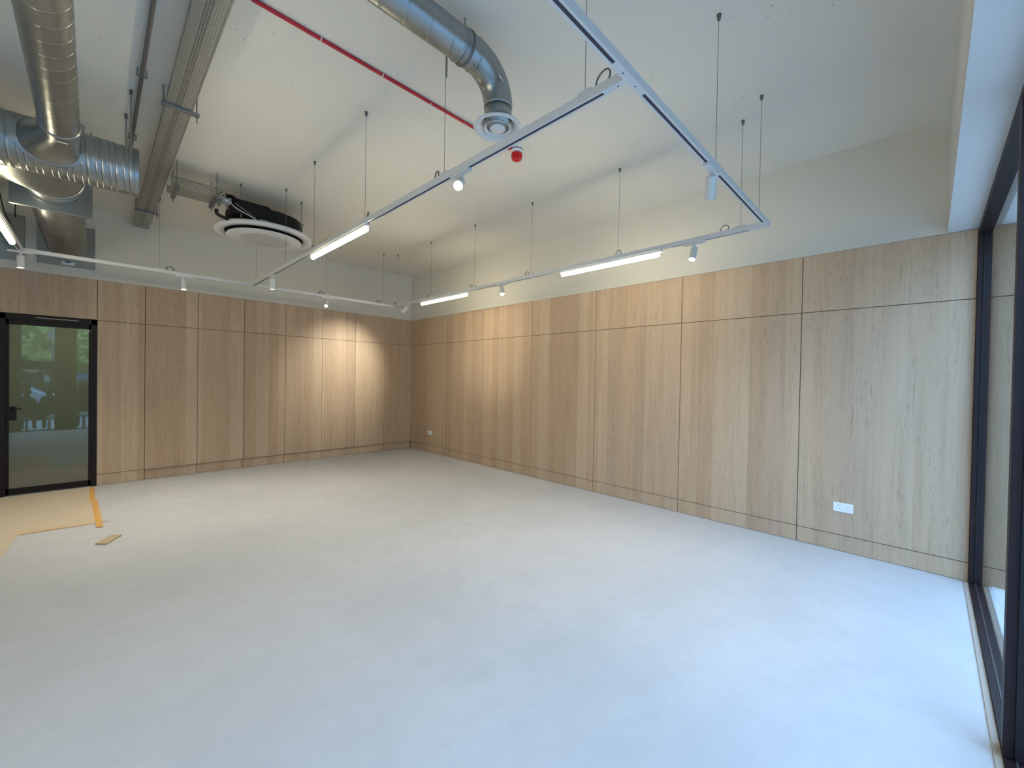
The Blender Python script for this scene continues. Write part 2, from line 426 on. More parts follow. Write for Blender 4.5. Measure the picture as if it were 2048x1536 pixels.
# dim corridor behind the door
bm = boxes(((-6.2, 1.9, -.1), (-4.1, 2.0, 2.6)), ((-6.3, .1, -.1), (-6.2, 2.0, 2.6)), ((-4.1, .1, -.1), (-4.0, 2.0, 2.6)), ((-6.2, .1, 2.5), (-4.1, 2.0, 2.6)))
struct(link('wall_corridor', bm, simple('corridor_paint', '#C3C6B4', .8)))
lc = thing('corridor_fill_light', (-5.1, 1.0, 2.5), 'added unseen round light brightening the dim corridor behind the glass door', 'added light')  # unseen glowing disc, added to brighten what shows through the door glass
link('diffuser', lathe([(0, -.03), (.16, -.025), (.18, 0)], (-5.1, 1.0, 2.5), 32), emit_mat('corridor_fill_glow', (1.0, .95, .80), 11.0), lc)
struct(link('floor_corridor', boxes(((-6.2, .05, -.12), (-4.1, 1.9, 0))), M['floor']))
struct(link('trim_3', boxes(((-5.6, .10, 2.178), (-4.65, .11, 2.5)), ((-6.2, .10, 0), (-5.53, .11, 2.5)), ((-4.717, .10, 0), (-4.1, .11, 2.5))), M['plaster']))

# ================================================================== LIGHTING TRACK
TB, TT = 2.722, 2.760            # bottom and top of the track
def track(name, a, b, label, gap=.12):
    """U-shaped track with a dark slot underneath; a, b are (x, y) ends"""
    a = Vector((*a, 0)); b = Vector((*b, 0)); d = (b-a).normalized(); w = Vector((-d.y, d.x, 0)); mid = (a+b)/2
    t = thing(name, (mid.x, mid.y, TT), label, 'lighting track', 'white lighting tracks hung in a rectangle')
    def strip(bm, p, q, w0, w1, z0, z1):
        hexa(bm, [p+w*w0+Vector((0,0,z0)), q+w*w0+Vector((0,0,z0)), q+w*w1+Vector((0,0,z0)), p+w*w1+Vector((0,0,z0)),
                  p+w*w0+Vector((0,0,z1)), q+w*w0+Vector((0,0,z1)), q+w*w1+Vector((0,0,z1)), p+w*w1+Vector((0,0,z1))])
    bm = bmesh.new(); e = d*.05
    strip(bm, a+e, b-e, -.018, .018, TB+.012, TT)
    strip(bm, a+e, b-e, -.018, -.0075, TB, TB+.012); strip(bm, a+e, b-e, .0075, .018, TB, TB+.012)
    link('track_body', bm, M['white'], t)
    bm = bmesh.new(); g = d*gap; strip(bm, a+g, b-g, -.0075, .0075, TB+.002, TB+.012); link('slot', bm, M['slot'], t)
    for p, q in ((a+e, a+g), (b-g, b-e)):
        bm = bmesh.new(); strip(bm, p, q, -.0075, .0075, TB, TB+.012); link('end_feed', bm, M['white'], t)
    return t
XR, XM, XW, YF, YB = -1.06, -3.21, -5.27, -6.83, -1.12
track('track_rail', (XR, YF), (XM, YF), 'white track rail along the front, from its right corner to the middle junction')
track('track_rail', (XM, YF), (XW, YF), 'white track rail at the front running out of the top of the picture')
track('track_rail', (XM, YF), (XM, YB), 'white track rail down the middle of the room, under the round diffuser')
track('track_rail', (XR, YF), (XR, YB), 'white track rail parallel to the long right wood wall')
track('track_rail', (XR, YB), (XM, YB), 'white track rail along the back wall, right of the middle junction')
track('track_rail', (XM, YB), (XW, YB), 'white track rail along the back wall, crossing the metal ducts at left')
track('track_rail', (XW, YB), (XW, YF), 'white track rail at the far left carrying a lit strip under the ducts')
def connector(x, y, arms, label):
    t = thing('track_connector', (x, y, TT), label, 'track connector', 'white corner and junction pieces of the track')
    bs = [((x-.0185, y-.0185, TB-.001), (x+.0185, y+.0185, TT+.001))]
    for ax, ay in arms:
        bs.append(((min(x+ax*.0185, x+ax*.06)-.0185*abs(ay), min(y+ay*.0185, y+ay*.06)-.0185*abs(ax), TB-.001), (max(x+ax*.0185, x+ax*.06)+.0185*abs(ay), max(y+ay*.0185, y+ay*.06)+.0185*abs(ax), TT+.001)))
    link('connector_body', boxes(*bs), M['white'], t)
    for ax, ay in arms:
        link('screw', lathe([(0, -.0015), (.004, -.0015), (.004, 0)], (x+ax*.05, y+ay*.05, TB-.001), 10), M['dull'], t)
connector(XM, YF, ((1,0),(-1,0),(0,1)), 'white junction piece where front and middle rails meet, right of the diffuser')
connector(XR, YF, ((-1,0),(0,1)), 'white corner piece where the front rail meets the right rail')
connector(XR, YB, ((-1,0),(0,-1)), 'white corner piece of the track nearest the corner of the room')
connector(XM, YB, ((-1,0),(1,0),(0,-1)), 'white junction piece where middle rail meets the back rail')
connector(XW, YB, ((1,0),(0,-1)), 'white corner piece at the left end of the back rail, above a spot')

# suspension wires: (x, y, coil offset dx, dy or None, label)
sus = [
 (-1.287, YF, None, 'wire hanging the front rail, nearest its right corner'),
 (-2.209, YF, None, 'wire hanging the front rail above the vertical white spot'),
 (XR, -6.644, (0, .12), 'wire hanging the right rail nearest the front corner, with a wire coil beside it'),
 (XR, -5.535, (0, .0), 'wire hanging the right rail above the near lit strip'),
 (XR, -4.366, (0, .07), 'wire hanging the right rail between the near strip and the small lit spot'),
 (XR, -3.312, (0, .07), 'wire hanging the right rail just before the far lit strip'),
 (XR, -2.259, (0, .07), 'wire hanging the right rail above the far lit strip'),
 (XR, -1.251, (0, .09), 'wire hanging the right rail next to the back corner piece'),
 (XM, -6.615, (0, -.09), 'wire hanging the middle rail beside the front junction with large coil'),
 (XM, -5.570, (0, .08), 'wire hanging the middle rail beside the glaring spot'),
 (XM, -4.500, (0, -.05), 'wire hanging the middle rail at the near end of its lit strip'),
 (XM, -3.401, (0, .05), 'wire hanging the middle rail at the far end of its lit strip'),
 (XM, -2.533, None, 'wire hanging the middle rail in front of the round cassette unit'),
 (XM, -1.300, None, 'wire hanging the middle rail beside the back junction'),
 (-1.257, YB, (-.09, 0), 'wire hanging the back rail nearest the corner of the room'),
 (-2.216, YB, (-.07, 0), 'wire hanging the back rail above the spot lighting the wall, with black coil'),
 (-4.190, YB, (.10, 0), 'wire hanging the back rail just right of the big cable tray'),
]
for x, y, coil, lab in sus:
    t = thing('suspension_wire', (x, y, CZ), lab, 'suspension wire', 'thin steel wires hanging the lighting track')
    link('wire', rod((x, y, CZ-.02), (x, y, TT+.012), .0016, 6), M['wire'], t)
    link('ceiling_anchor', lathe([(.004, -.036), (.009, -.03), (.011, -.012), (.013, 0)], (x, y, CZ), 12), M['dull'], t, True)
    along_x = abs(y-YF) < .01 or abs(y-YB) < .01
    a = (.035, .012) if along_x else (.012, .035)
    link('gripper', bev(boxes(((x-a[0], y-a[1], TT), (x+a[0], y+a[1], TT+.016))), .003), M['white'], t)
    if coil:
        cx, cy = x+coil[0], y+coil[1]; rr = .036 if coil != (0, -.09) else .045
        d = Vector((0, 1, 0)) if not along_x else Vector((1, 0, 0))
        dv = (d + Vector((.35, .2, 0))).normalized()
        pts = [Vector((cx, cy, TT+.6*rr)) + rr*math.cos(k/28*4*PI)*dv + Vector((0, 0, rr*.75*math.sin(k/28*4*PI))) + Vector((.003*k/28, 0, 0)) for k in range(29)]
        link('wire_coil', tube(pts, .0035, 6), M['rubber'] if abs(y-YB) < .3 else M['wire'], t, True)

# LED strips clipped under the tracks
def led(x, y0, y1, label):
    t = thing('led_strip_light', (x, (y0+y1)/2, TB), label, 'strip light', 'lit linear fittings on the track')
    link('housing', boxes(((x-.016, y0-.02, TB-.022), (x+.016, y1+.02, TB))), M['white'], t)
    link('diffuser', tube([(x, y0, TB-.042), (x, y0+.006, TB-.042), (x, y1-.006, TB-.042), (x, y1, TB-.042)], lambda i, s: .012 if i in (0, 3) else .020, 16), M['strip'], t, True)
    ld = bpy.data.lights.new('strip_output', 'AREA'); ld.shape = 'RECTANGLE'; ld.size = .03; ld.size_y = y1-y0; ld.energy = STRIP_W*(y1-y0); ld.color = WARM; ld.spread = math.radians(125)
    lo = bpy.data.objects.new('strip_output', ld); COL.objects.link(lo); lo.parent = t; lo.location = (0, 0, -.064)
led(XM, -4.53, -3.37, 'lit strip light on the middle rail, beside the round cassette unit')
led(XR, -5.965, -4.83, 'longest-looking lit strip light on the right rail, nearest the camera')
led(XR, -3.15, -2.01, 'lit strip light on the right rail closest to the room corner')
led(XW, -2.90, -1.73, 'lit strip light cut by the left edge of the picture')
led(XW, -6.2, -5.0, 'lit strip light on the far left rail, outside the picture')

# spot lights
def spot(x, y, aim, axis, label, watt, cone=95, lit=True, length=.125, r=.029):
    t = thing('track_spotlight', (x, y, TB), label, 'spotlight', 'white cylindrical spots on the track')
    a = (.085, .017) if axis == 'x' else (.017, .085)
    link('track_adapter', bev(boxes(((x-a[0], y-a[1], TB-.018), (x+a[0], y+a[1], TB))), .002, 1), M['white'], t)
    d = Vector(aim).normalized(); j = Vector((x, y, TB-.045))
    link('stem', lathe([(.012, -.03), (.012, 0)], (x, y, TB-.018), 14), M['white'], t)
    p0 = j - d*.012 + Vector((0, 0, -.012)); p1 = p0 + d*length
    bm = lathe([(0, 0), (r*.93, 0), (r, .004), (r, length), (r-.003, length), (r-.004, length-.018), (0, length-.018)], p0, 28, d)
    hd = link('lamp_head', bm, M['white'], t, False)
    lens = lathe([(0, 0), (r-.0045, 0)], p0 + d*(length-.014), 24, d)
    link('lens', lens, M['lens'] if lit else M['slot'], t)
    link('yoke', boxes(((j.x-.006, j.y-.006, j.z-.02), (j.x+.006, j.y+.006, j.z+.012))), M['dull'], t)
    if lit and watt:
        ld = bpy.data.lights.new('spot_beam', 'SPOT'); ld.energy = watt; ld.color = WARM; ld.spot_size = math.radians(cone); ld.spot_blend = .9 if cone > 80 else 1.0; ld.shadow_soft_size = .022
        lo = bpy.data.objects.new('spot_beam', ld); COL.objects.link(lo); lo.parent = t
        lo.location = (p1 + d*.01) - Vector(t.location); lo.rotation_euler = d.to_track_quat('-Z', 'Y').to_euler()
    return t
spot(XM, -5.735, (-.62, -.60, -.62), 'y', 'glaring white spot on the middle rail, turned towards the camera', 70, 70)
spot(XM, -2.04, (.0, .05, -1), 'y', 'white spot hanging straight down on the middle rail near the back', SPOT_W)
spot(-2.27, YF, (.50, .22, -1), 'x', 'largest white spot, hanging from the front rail below its wire', SPOT_W*.8)
spot(XR, -6.28, (-.45, .0, -1), 'y', 'white spot on the right rail between near strip and front corner', SPOT_W*.7)
spot(XR, -3.86, (-.35, -.45, -.7), 'y', 'small lit spot on the right rail between the two lit strips', SPOT_W*.7)
spot(XR, -1.55, (-.42, 1.55, -1.0), 'y', 'small white spot tilted left, nearest the corner of the room', 150, 68)
spot(-3.96, YB, (.02, -.12, -1), 'x', 'white spot with bright lens on the back rail, under the cable tray', SPOT_W)
spot(-2.20, YB, (-.35, -.55, -.75), 'x', 'glaring spot on the back rail in front of the brightest wood panel', SPOT_W*.6)
spot(XW, YB-.02, (.02, -.05, -1), 'x', 'white spot at the left end of the back rail, next to lit strip', SPOT_W)
spot(XW, -4.3, (5.27, 1.75, -.72), 'y', 'white spot on the far left rail aimed at the long wood wall', 330, 22)

# ================================================================== CEILING SERVICES
# --- spiral main duct
MY, MZ, MR = -3.23, 3.087, .178
t = thing('spiral_duct', (-4.9, MY, CZ), 'wide ribbed spiral duct with a closed end, running left out of the picture', 'duct')
def spiral_tube(a, b, R, pitch, ribs, seg=48):
    """round duct from a to b whose quads run along its lock seam; ribs: (place in one pitch, half width, height)"""
    a, b = Vector(a), Vector(b); d = (b-a).normalized(); u, v = frame_of(d); L = (b-a).length
    us = sorted({0.0, 1.0} | {min(1, max(0, c+k*w)) for c, w, h in ribs for k in (-1, -.5, 0, .5, 1)} | {k/6 for k in range(7)})
    us = [x for x, y in zip(us, us[1:]+[2]) if y-x > .004 or x == 1.0]
    def rad(x):
        h_ = 0
        for c, w, h in ribs:
            q = min(abs(x-c), abs(x-c-1), abs(x-c+1))
            if q < w: h_ += h*(.5+.5*math.cos(PI*q/w))
        return R + h_
    turns = int(L/pitch) + 1; bm = bmesh.new(); g = []
    for j in range((turns+1)*seg+1):
        th = 2*PI*j/seg; e = math.cos(th)*u + math.sin(th)*v
        g.append([bm.verts.new(a + d*min(L, max(0, pitch*(j/seg + x - 1))) + rad(x)*e) for x in us])
    for p, q in zip(g, g[1:]):
        for k in range(len(us)-1): bm.faces.new((p[k], q[k], q[k+1], p[k+1]))
    bmesh.ops.remove_doubles(bm, verts=bm.verts[:], dist=1e-5)
    bmesh.ops.dissolve_degenerate(bm, dist=1e-6, edges=bm.edges[:])
    return bm
link('duct_body', spiral_tube((-4.50, MY, MZ), (-7.6, MY, MZ), MR, .075, ((.2, .065, .0048), (.62, .055, .0034)), 56), M['galv'], t, True)
link('end_cap', lathe([(0, .012), (MR-.02, .012), (MR+.003, .004), (MR+.004, -.02), (MR, -.022)], (-4.50, MY, MZ), 56, Vector((1, 0, 0))), M['galv'], t)
link('hanger_rod', rod((-4.546, -3.441, CZ), (-4.546, -3.441, 3.08), .0045), M['steel'], t)
link('hanger_rod', rod((-4.558, -3.02, CZ), (-4.558, -3.02, 3.08), .0045), M['steel'], t)
link('hanger_bracket', boxes(((-4.562, -3.455, 3.105), (-4.53, MY-MR+.004, 3.111)), ((-4.572, MY+MR-.004, 3.105), (-4.542, -3.0, 3.111))), M['steel'], t)
for yy, xx in ((-3.441, -4.546), (-3.02, -4.558)):
    link('rod_anchor', lathe([(.006, -.04), (.011, -.035), (.011, 0)], (xx, yy, CZ), 10), M['dull'], t)
link('fixing_tab', bev(boxes(((-4.86, -3.27, 3.26), (-4.79, -3.20, 3.325))), .004), M['galv'], t)
# --- loft between two rings
def loft(bm, rings):
    vs = [[bm.verts.new(p) for p in r] for r in rings]; n = len(vs[0])
    for a, b in zip(vs, vs[1:]):
        for k in range(n): bm.faces.new((a[k], a[(k+1) % n], b[(k+1) % n], b[k]))
def circ(c, r, n=48, ax='y'):
    return [Vector((c[0]+r*math.cos(2*PI*k/n), c[1], c[2]+r*math.sin(2*PI*k/n))) for k in range(n)]
def saddle_ring(x0, x1, z0, z1, side, grow=0, n=48, e=2.6):
    out = []
    for k in range(n):
        th = 2*PI*k/n; c, s = math.cos(th), math.sin(th)
        x = (x0+x1)/2 + (x1-x0)/2*math.copysign(abs(c)**(2/e), c); z = (z0+z1)/2 + (z1-z0)/2*math.copysign(abs(s)**(2/e), s)
        R = MR + .006 + grow; dz = max(-R*.995, min(R*.995, z-MZ))
        out.append(Vector((x, MY + side*math.sqrt(R*R-dz*dz), z)))
    return out
# --- branch duct coming towards the camera
BX, BZ, BR = -4.895, 3.10, .094
t = thing('branch_duct', (BX, -5.5, CZ), 'narrow round duct overhead at top left, joining the ribbed duct side', 'duct')
link('duct_body', spiral_tube((BX, -3.66, BZ), (BX+.012, -7.46, BZ), BR, .12, ((.3, .028, .0013),), 44), M['galv'], t, True)
bm = bmesh.new(); loft(bm, [saddle_ring(-5.10, -4.80, 2.955, 3.235, -1), saddle_ring(-5.08, -4.81, 2.975, 3.22, -1, .03), circ((BX-.012, -3.56, BZ), BR*1.12), circ((BX, -3.62, BZ), BR*1.03), circ((BX, -3.70, BZ), BR*1.03)])
tap = link('shoe_tap', bm, M['galv'], t, True)
bm = bmesh.new(); loft(bm, [saddle_ring(-5.12, -4.785, 2.94, 3.25, -1, -.004), saddle_ring(-5.12, -4.785, 2.94, 3.25, -1, .002), saddle_ring(-5.10, -4.80, 2.955, 3.235, -1, .002)])
sub('tap_flange', bm, M['galv'], tap)
link('joint_band', tube([(BX, -3.69, BZ), (BX, -3.70, BZ), (BX, -3.72, BZ), (BX, -3.73, BZ)], lambda i, s: BR+(.003 if i in (0, 3) else .007), 40), M['galv'], t, True)
def sticker(x, y, z, w, h, rot, par):
    o = sub('sticker', boxes(((-w/2, -h/2, 0), (w/2, h/2, .0008))), M['label'], par)
    o.data.transform(Matrix.Translation(world_loc(par))); o.location = Vector((x, y, z)) - world_loc(par); o.rotation_euler = rot; return o
sticker(BX+.012, -3.67, BZ-BR*1.04-.003, .05, .022, (PI, 0, 0), t)
# --- back tap, square flanges and ribbed duct running to the back wall
CX = -4.985
t = thing('wall_duct', (CX, -1.2, 3.1), 'ribbed round duct from the spiral duct into the back wall with square flange', 'duct')
bm = bmesh.new(); loft(bm, [saddle_ring(-5.75, -4.80, 2.925, 3.25, 1), saddle_ring(-5.68, -4.80, 2.93, 3.25, 1, .04), circ((CX-.06, -2.78, 3.1), .20), circ((CX, -2.66, 3.1), .186), circ((CX, -2.60, 3.1), .186)])
link('shoe_tap', bm, M['galv'], t, True)
link('joint_band', tube([(CX, -2.66, 3.1), (CX, -2.65, 3.1), (CX, -2.63, 3.1), (CX, -2.62, 3.1)], lambda i, s: .187+(.002 if i in (0, 3) else .008), 48), M['galv'], t, True)
link('duct_sleeve', tube([(CX, -2.62, 3.1), (CX, -2.41, 3.1)], .181, 48), M['galv'], t, True)
link('square_flange', bev(boxes(((-5.225, -2.44, 2.86), (-4.745, -2.41, 3.345))), .004), M['galv'], t)
n = 400
link('duct_body', tube([(CX, -2.41 + 2.40*i/n, 3.1 - .01*i/n) for i in range(n+1)], .172, 48, True, lambda i, th, s: .006*max(0, math.cos(2*PI*s/.048))**2), M['galv'], t, True)
pf = link('wall_flange', bev(boxes(((-5.232, -.022, 2.828), (-4.737, .003, 3.360))), .003), M['galv'], t)
sub('sticker', boxes(((-5.03, -.0235, 2.845), (-4.92, -.022, 2.885))), M['label'], pf); sub('blue_mark', boxes(((-5.0, -.0240, 2.875), (-4.955, -.0222, 2.893))), M['blue'], pf)
link('hanger_rod', rod((-4.76, -2.425, 3.34), (-4.76, -2.425, CZ), .0045), M['steel'], t)
t = thing('wall_duct', (-5.6, -.6, 3.09), 'round duct bending into the back wall, behind the strip at far left', 'duct')
path = [(-5.59, -.0-.35*i/20, 3.09) for i in range(20)] + bez((-5.59, -.36, 3.09), (-5.60, -1.0, 3.09), (-5.75, -1.4, 3.12), (-6.5, -2.0, 3.2), 90)
link('duct_body', tube(path, .165, 40, True, lambda i, th, s: .004*max(0, math.cos(2*PI*s/.048))**3), M['galv'], t, True)
link('wall_flange', bev(boxes(((-5.855, -.022, 2.812), (-5.33, .003, 3.356))), .003), M['galv'], t)
link('hanging_cable', tube(bez((-5.50, -.32, 3.6), (-5.47, -.34, 3.3), (-5.45, -.30, 3.25), (-5.42, -.22, 3.20), 12), .005, 8), M['rubber'], t, True)
link('hanging_cable', tube(bez((-5.38, -.32, 3.6), (-5.36, -.34, 3.45), (-5.39, -.30, 3.35), (-5.385, -.22, 3.28), 12), .005, 8), M['rubber'], t, True)

# --- supply duct with elbow and round diffuser
SY, SZ, SR, SX = -5.75, 3.445, .089, -2.930
t = thing('supply_duct', (-3.5, SY, CZ), 'shiny round duct bending down to the white round diffuser', 'duct')
link('duct_body', spiral_tube((-3.245, SY, SZ), (-3.87, SY, SZ), SR, .14, ((.3, .028, .0014),), 44), M['galv'], t, True)
dp = [Vector((-3.865, SY, SZ))] + [Vector((-3.87 - .17*math.sin(a), SY - .17 + .17*math.cos(a), SZ)) for a in [PI/2*k/16 for k in range(0, 17)]] + [Vector((-4.04, SY-.2, SZ))]
link('bend', tube(dp, SR+.002, 40), M['galv'], t, True)
link('duct_body', spiral_tube((-4.04, SY-.19, SZ), (-4.04, -7.45, SZ), SR, .14, ((.3, .028, .0014),), 44), M['galv'], t, True)
EB = .215
el = [Vector((-3.25, SY, SZ)), Vector((SX-EB, SY, SZ))] + [Vector((SX-EB + EB*math.sin(a), SY, SZ-EB + EB*math.cos(a))) for a in [PI/2*k/16 for k in range(1, 17)]] + [Vector((SX, SY, SZ-EB-.01))]
e = link('elbow', tube(el, SR+.002, 40, True), M['galv'], t, True)
for k in (0, 1):
    xx = (-3.25, -3.14)[k]
    sub('joint_rib', tube([(xx-.008, SY, SZ), (xx-.003, SY, SZ), (xx+.003, SY, SZ), (xx+.008, SY, SZ)], lambda i, s: SR+(.001 if i in (0, 3) else .006), 40), M['galv'], e, True)
link('neck', tube([(SX, SY, SZ-EB+.01), (SX, SY, 3.105)], SR-.002, 40), M['galv'], t, True)
link('clamp_ring', tube([(-3.215, SY, SZ), (-3.213, SY, SZ), (-3.198, SY, SZ), (-3.196, SY, SZ)], lambda i, s: SR+(.002 if i in (0, 3) else .008), 40), M['dull'], t, True)
link('clamp_nut', boxes(((-3.225, SY-.018, SZ+SR), (-3.19, SY+.018, SZ+SR+.022))), M['rubber'], t)
link('hanger_rod', rod((-3.207, SY-.0, SZ+SR), (-3.207, SY, CZ), .0045), M['steel'], t)
link('hanger_rod', rod((-3.235, SY+.135, SZ-.12), (-3.235, SY+.135, CZ), .0045), M['steel'], t)
stk = sub('sticker', boxes(((-.026, -.019, 0), (.026, .019, .001))), M['label'], t)
stk.data.transform(Matrix.Translation(world_loc(t)))
sp = Vector((-2.985, SY-SR*.93-.004, SZ-.10)); stk.location = sp - world_loc(t); stk.rotation_euler = (math.radians(78), math.radians(14), math.radians(4))
for q in range(2):
    sb = sub('printed_line', boxes(((-.020+.02*q, .002, .001), (-.006+.02*q, .012, .0014))), M['ink'], stk)
    sb.data.transform(Matrix.Translation(world_loc(stk)))
DZ = 3.098
t = thing('ceiling_diffuser', (SX-.012, SY+.02, DZ), 'white round diffuser with concentric rings at the end of shiny duct', 'diffuser')
dc = (SX-.0, SY+.0, DZ)
link('outer_ring', lathe([(.155, 0), (.153, -.004), (.133, -.006), (.112, .012), (.092, .032), (.090, .036), (.152, .006), (.155, 0)], dc, 64), M['white'], t, True)
link('middle_ring', lathe([(.088, -.004), (.085, -.006), (.070, .010), (.056, .028), (.054, .030), (.084, .0), (.088, -.004)], dc, 56), M['white'], t, True)
link('centre_disc', lathe([(0, -.010), (.045, -.010), (.050, -.004), (.036, .020), (0, .022)], dc, 48), M['white'], t, True)
link('throat', lathe([(.0, .070), (.086, .070), (.088, .03)], dc, 48), M['black'], t)
link('spider_arm', boxes(((dc[0]-.085, dc[1]-.004, DZ+.028), (dc[0]+.085, dc[1]+.004, DZ+.036)), ((dc[0]-.004, dc[1]-.085, DZ+.028), (dc[0]+.004, dc[1]+.085, DZ+.036))), M['white'], t)

# --- fire beacon and its red cable
t = thing('fire_beacon', (-2.02, -5.03, CZ), 'red beacon on a white base fixed to the ceiling beside the middle rail', 'fire alarm')
c = (-2.02, -5.03, CZ)
link('base', lathe([(0, -.045), (.048, -.045), (.054, -.03), (.054, 0), (0, 0)], c, 32), M['socket'], t)
link('base_ring', lathe([(.0545, -.024), (.0555, -.022), (.0555, -.018), (.0545, -.016)], c, 32), M['pin'], t)
link('lens', lathe([(.030, -.045), (.050, -.055), (.055, -.075), (.046, -.105), (.030, -.115), (0, -.117)], c, 9), M['redlens'], t)
link('cable_entry', bev(boxes(((-2.13, -5.025, CZ-.028), (-2.075, -4.985, CZ))), .004), M['red'], t)
t = thing('red_cable', (-3.5, -4.985, CZ), 'straight red fire cable clipped along the ceiling to the beacon', 'cable')
link('cable', tube([(-4.9, -4.983, CZ-.013), (-4.0, -4.984, CZ-.013), (-3.0, -4.987, CZ-.013), (-2.12, -4.992, CZ-.013)], .0115, 12), M['red'], t, True)
for x in (-4.505, -4.124, -3.743, -3.327, -2.930, -2.601, -2.3):
    link('cable_clip', tube([(x-.004, -4.985, CZ-.013), (x+.004, -4.985, CZ-.013)], .0135, 14), M['clip'], t)

# --- grey conduit
t = thing('conduit', (-4.505, -5, CZ), 'thin grey conduit along the ceiling left of the big cable tray', 'conduit')
link('pipe', tube([(-4.50, -7.5, CZ-.03), (-4.505, -2.1, CZ-.03)], .0125, 12), M['conduit'], t, True)
for y in (-3.78, -2.68, -5.9):
    link('saddle', boxes(((-4.535, y-.01, CZ-.05), (-4.475, y+.01, CZ-.044)), ((-4.532, y-.01, CZ-.046), (-4.527, y+.01, CZ)), ((-4.483, y-.01, CZ-.046), (-4.478, y+.01, CZ))), M['steel'], t)

# --- big cable tray
t = thing('cable_tray', (-4.285, -4, CZ), 'long perforated metal cable tray under the ceiling ending near back wall', 'cable tray')
TZ = 3.500
def sheet(pts):
    bm = bmesh.new(); bm.faces.new([bm.verts.new(p) for p in pts]); return bm
link('tray_base', sheet([(-4.362, -7.5, TZ), (-4.206, -7.5, TZ), (-4.218, -.02, TZ), (-4.374, -.02, TZ)]), M['trayY'], t)
link('tray_side', sheet([(-4.362, -7.5, TZ), (-4.374, -.02, TZ), (-4.374, -.02, TZ+.055), (-4.362, -7.5, TZ+.055)]), M['traySide'], t)
link('tray_side', sheet([(-4.206, -7.5, TZ), (-4.218, -.02, TZ), (-4.218, -.02, TZ+.055), (-4.206, -7.5, TZ+.055)]), M['traySide'], t)
for y, dx in ((-3.70, 0), (-.86, -.008), (-6.6, .004)):
    b = link('support_channel', bev(boxes(((-4.395+dx, y-.018, TZ-.024), (-4.170+dx, y+.018, TZ-.002))), .003), M['steel'], t)
    for x in (-4.382+dx, -4.186+dx):
        sub('threaded_rod', rod((x, y, TZ-.075 if x > -4.3 else TZ-.03), (x, y, CZ-.0015), .0045), M['steel'], b)
link('cable_bundle', tube([(-4.29, -7.5, TZ+.022), (-4.295, -.1, TZ+.022)], .018, 8), M['rubber'], t)

# --- small tray to the cassette unit
t = thing('cable_tray', (-4.0, -2.25, CZ), 'short perforated tray from the big tray towards the round cassette unit', 'cable tray')
link('tray_base', sheet([(-4.215, -2.40, 3.372), (-3.76, -2.40, 3.372), (-3.76, -2.12, 3.372), (-4.215, -2.12, 3.372)]), M['trayX'], t)
link('tray_side', sheet([(-4.215, -2.40, 3.372), (-3.76, -2.40, 3.372), (-3.76, -2.40, 3.455), (-4.215, -2.40, 3.455)]), M['trayXS'], t)
link('tray_side', sheet([(-4.215, -2.12, 3.372), (-3.76, -2.12, 3.372), (-3.76, -2.12, 3.455), (-4.215, -2.12, 3.455)]), M['trayXS'], t)
link('tray_lip', boxes(((-4.215, -2.408, 3.453), (-3.76, -2.397, 3.460))), M['steel'], t)
for x in (-4.165, -3.838):
    b = link('support_channel', bev(boxes(((x-.018, -2.43, 3.335), (x+.018, -2.07, 3.371))), .003), M['dull'], t)
    for y in (-2.40, -2.10):
        sub('threaded_rod', rod((x, y-.012 if y < -2.3 else y+.0, 3.295), (x, y-.012 if y < -2.3 else y+.0, CZ), .0045), M['steel'], b)
t = thing('junction_box', (-3.80, -2.40, 3.40), 'small grey junction box under the end of the short tray', 'junction box')
link('box_body', bev(boxes(((-3.80, -2.445, 3.315), (-3.72, -2.385, 3.370))), .006), M['jbox'], t)
link('sticker', boxes(((-3.775, -2.4465, 3.335), (-3.745, -2.4455, 3.348))), M['label'], t)

# --- round cassette unit
UX, UY = -3.257, -1.90
t = thing('ceiling_cassette', (UX, UY, CZ), 'round white ceiling cassette with black casing hung on rods', 'air conditioner')
c = (UX, UY, 3.2)
link('outer_ring', lathe([(.425, .004), (.515, .0), (.522, .012), (.516, .040), (.42, .052), (.415, .03), (.425, .004)], c, 96), M['white'], t, True)
link('air_slot', lathe([(.0, .045), (.424, .045), (.424, .02)], c, 72), M['black'], t)
fp = link('front_panel', lathe([(0, -.040), (.385, -.034), (.402, -.028), (.398, -.018), (0, -.01)], c, 96), M['white'], t, True)
gp = lathe([(0, -.0415), (.255, -.0375), (.265, -.0366)], c, 72); sub('intake_grille', gp, M['grille'], fp)
sub('indicator', lathe([(0, -.0385), (.006, -.0385), (.006, -.036)], (UX-.14, UY-.255, 3.2), 10), M['pin'], fp)
sub('indicator', lathe([(0, -.0385), (.004, -.0385), (.004, -.036)], (UX-.07, UY-.27, 3.2), 10), M['pin'], fp)
link('casing', lathe([(0, .225), (.395, .225), (.408, .215), (.412, .05), (0, .05)], c, 64), M['black'], t, False)
link('pipe_cover', bev(boxes(((-3.68, -2.30, 3.29), (-3.30, -2.05, 3.455))), .03, 3), M['black'], t, True)
link('rating_plate', boxes(((-3.42, UY-.405, 3.248), (-3.30, UY-.402, 3.285))), M['dull'], t)
for x, y in ((-3.598, -2.285), (-2.968, -2.289), (-3.598, -1.56), (-2.968, -1.56)):
    b = link('hanger_bracket', boxes(((x-.03, y-.012, 3.345), (x+.03, y+.012, 3.352)), ((x-.012 if x > UX else x, y, 3.26), (x+.0 if x > UX else x+.012, y+.03, 3.35))), M['dull'], t)
    sub('threaded_rod', rod((x, y, 3.32), (x, y, CZ), .0045), M['steel'], b)
    sub('rod_anchor', lathe([(.006, -.03), (.011, -.025), (.012, 0)], (x, y, CZ), 10), M['dull'], b)
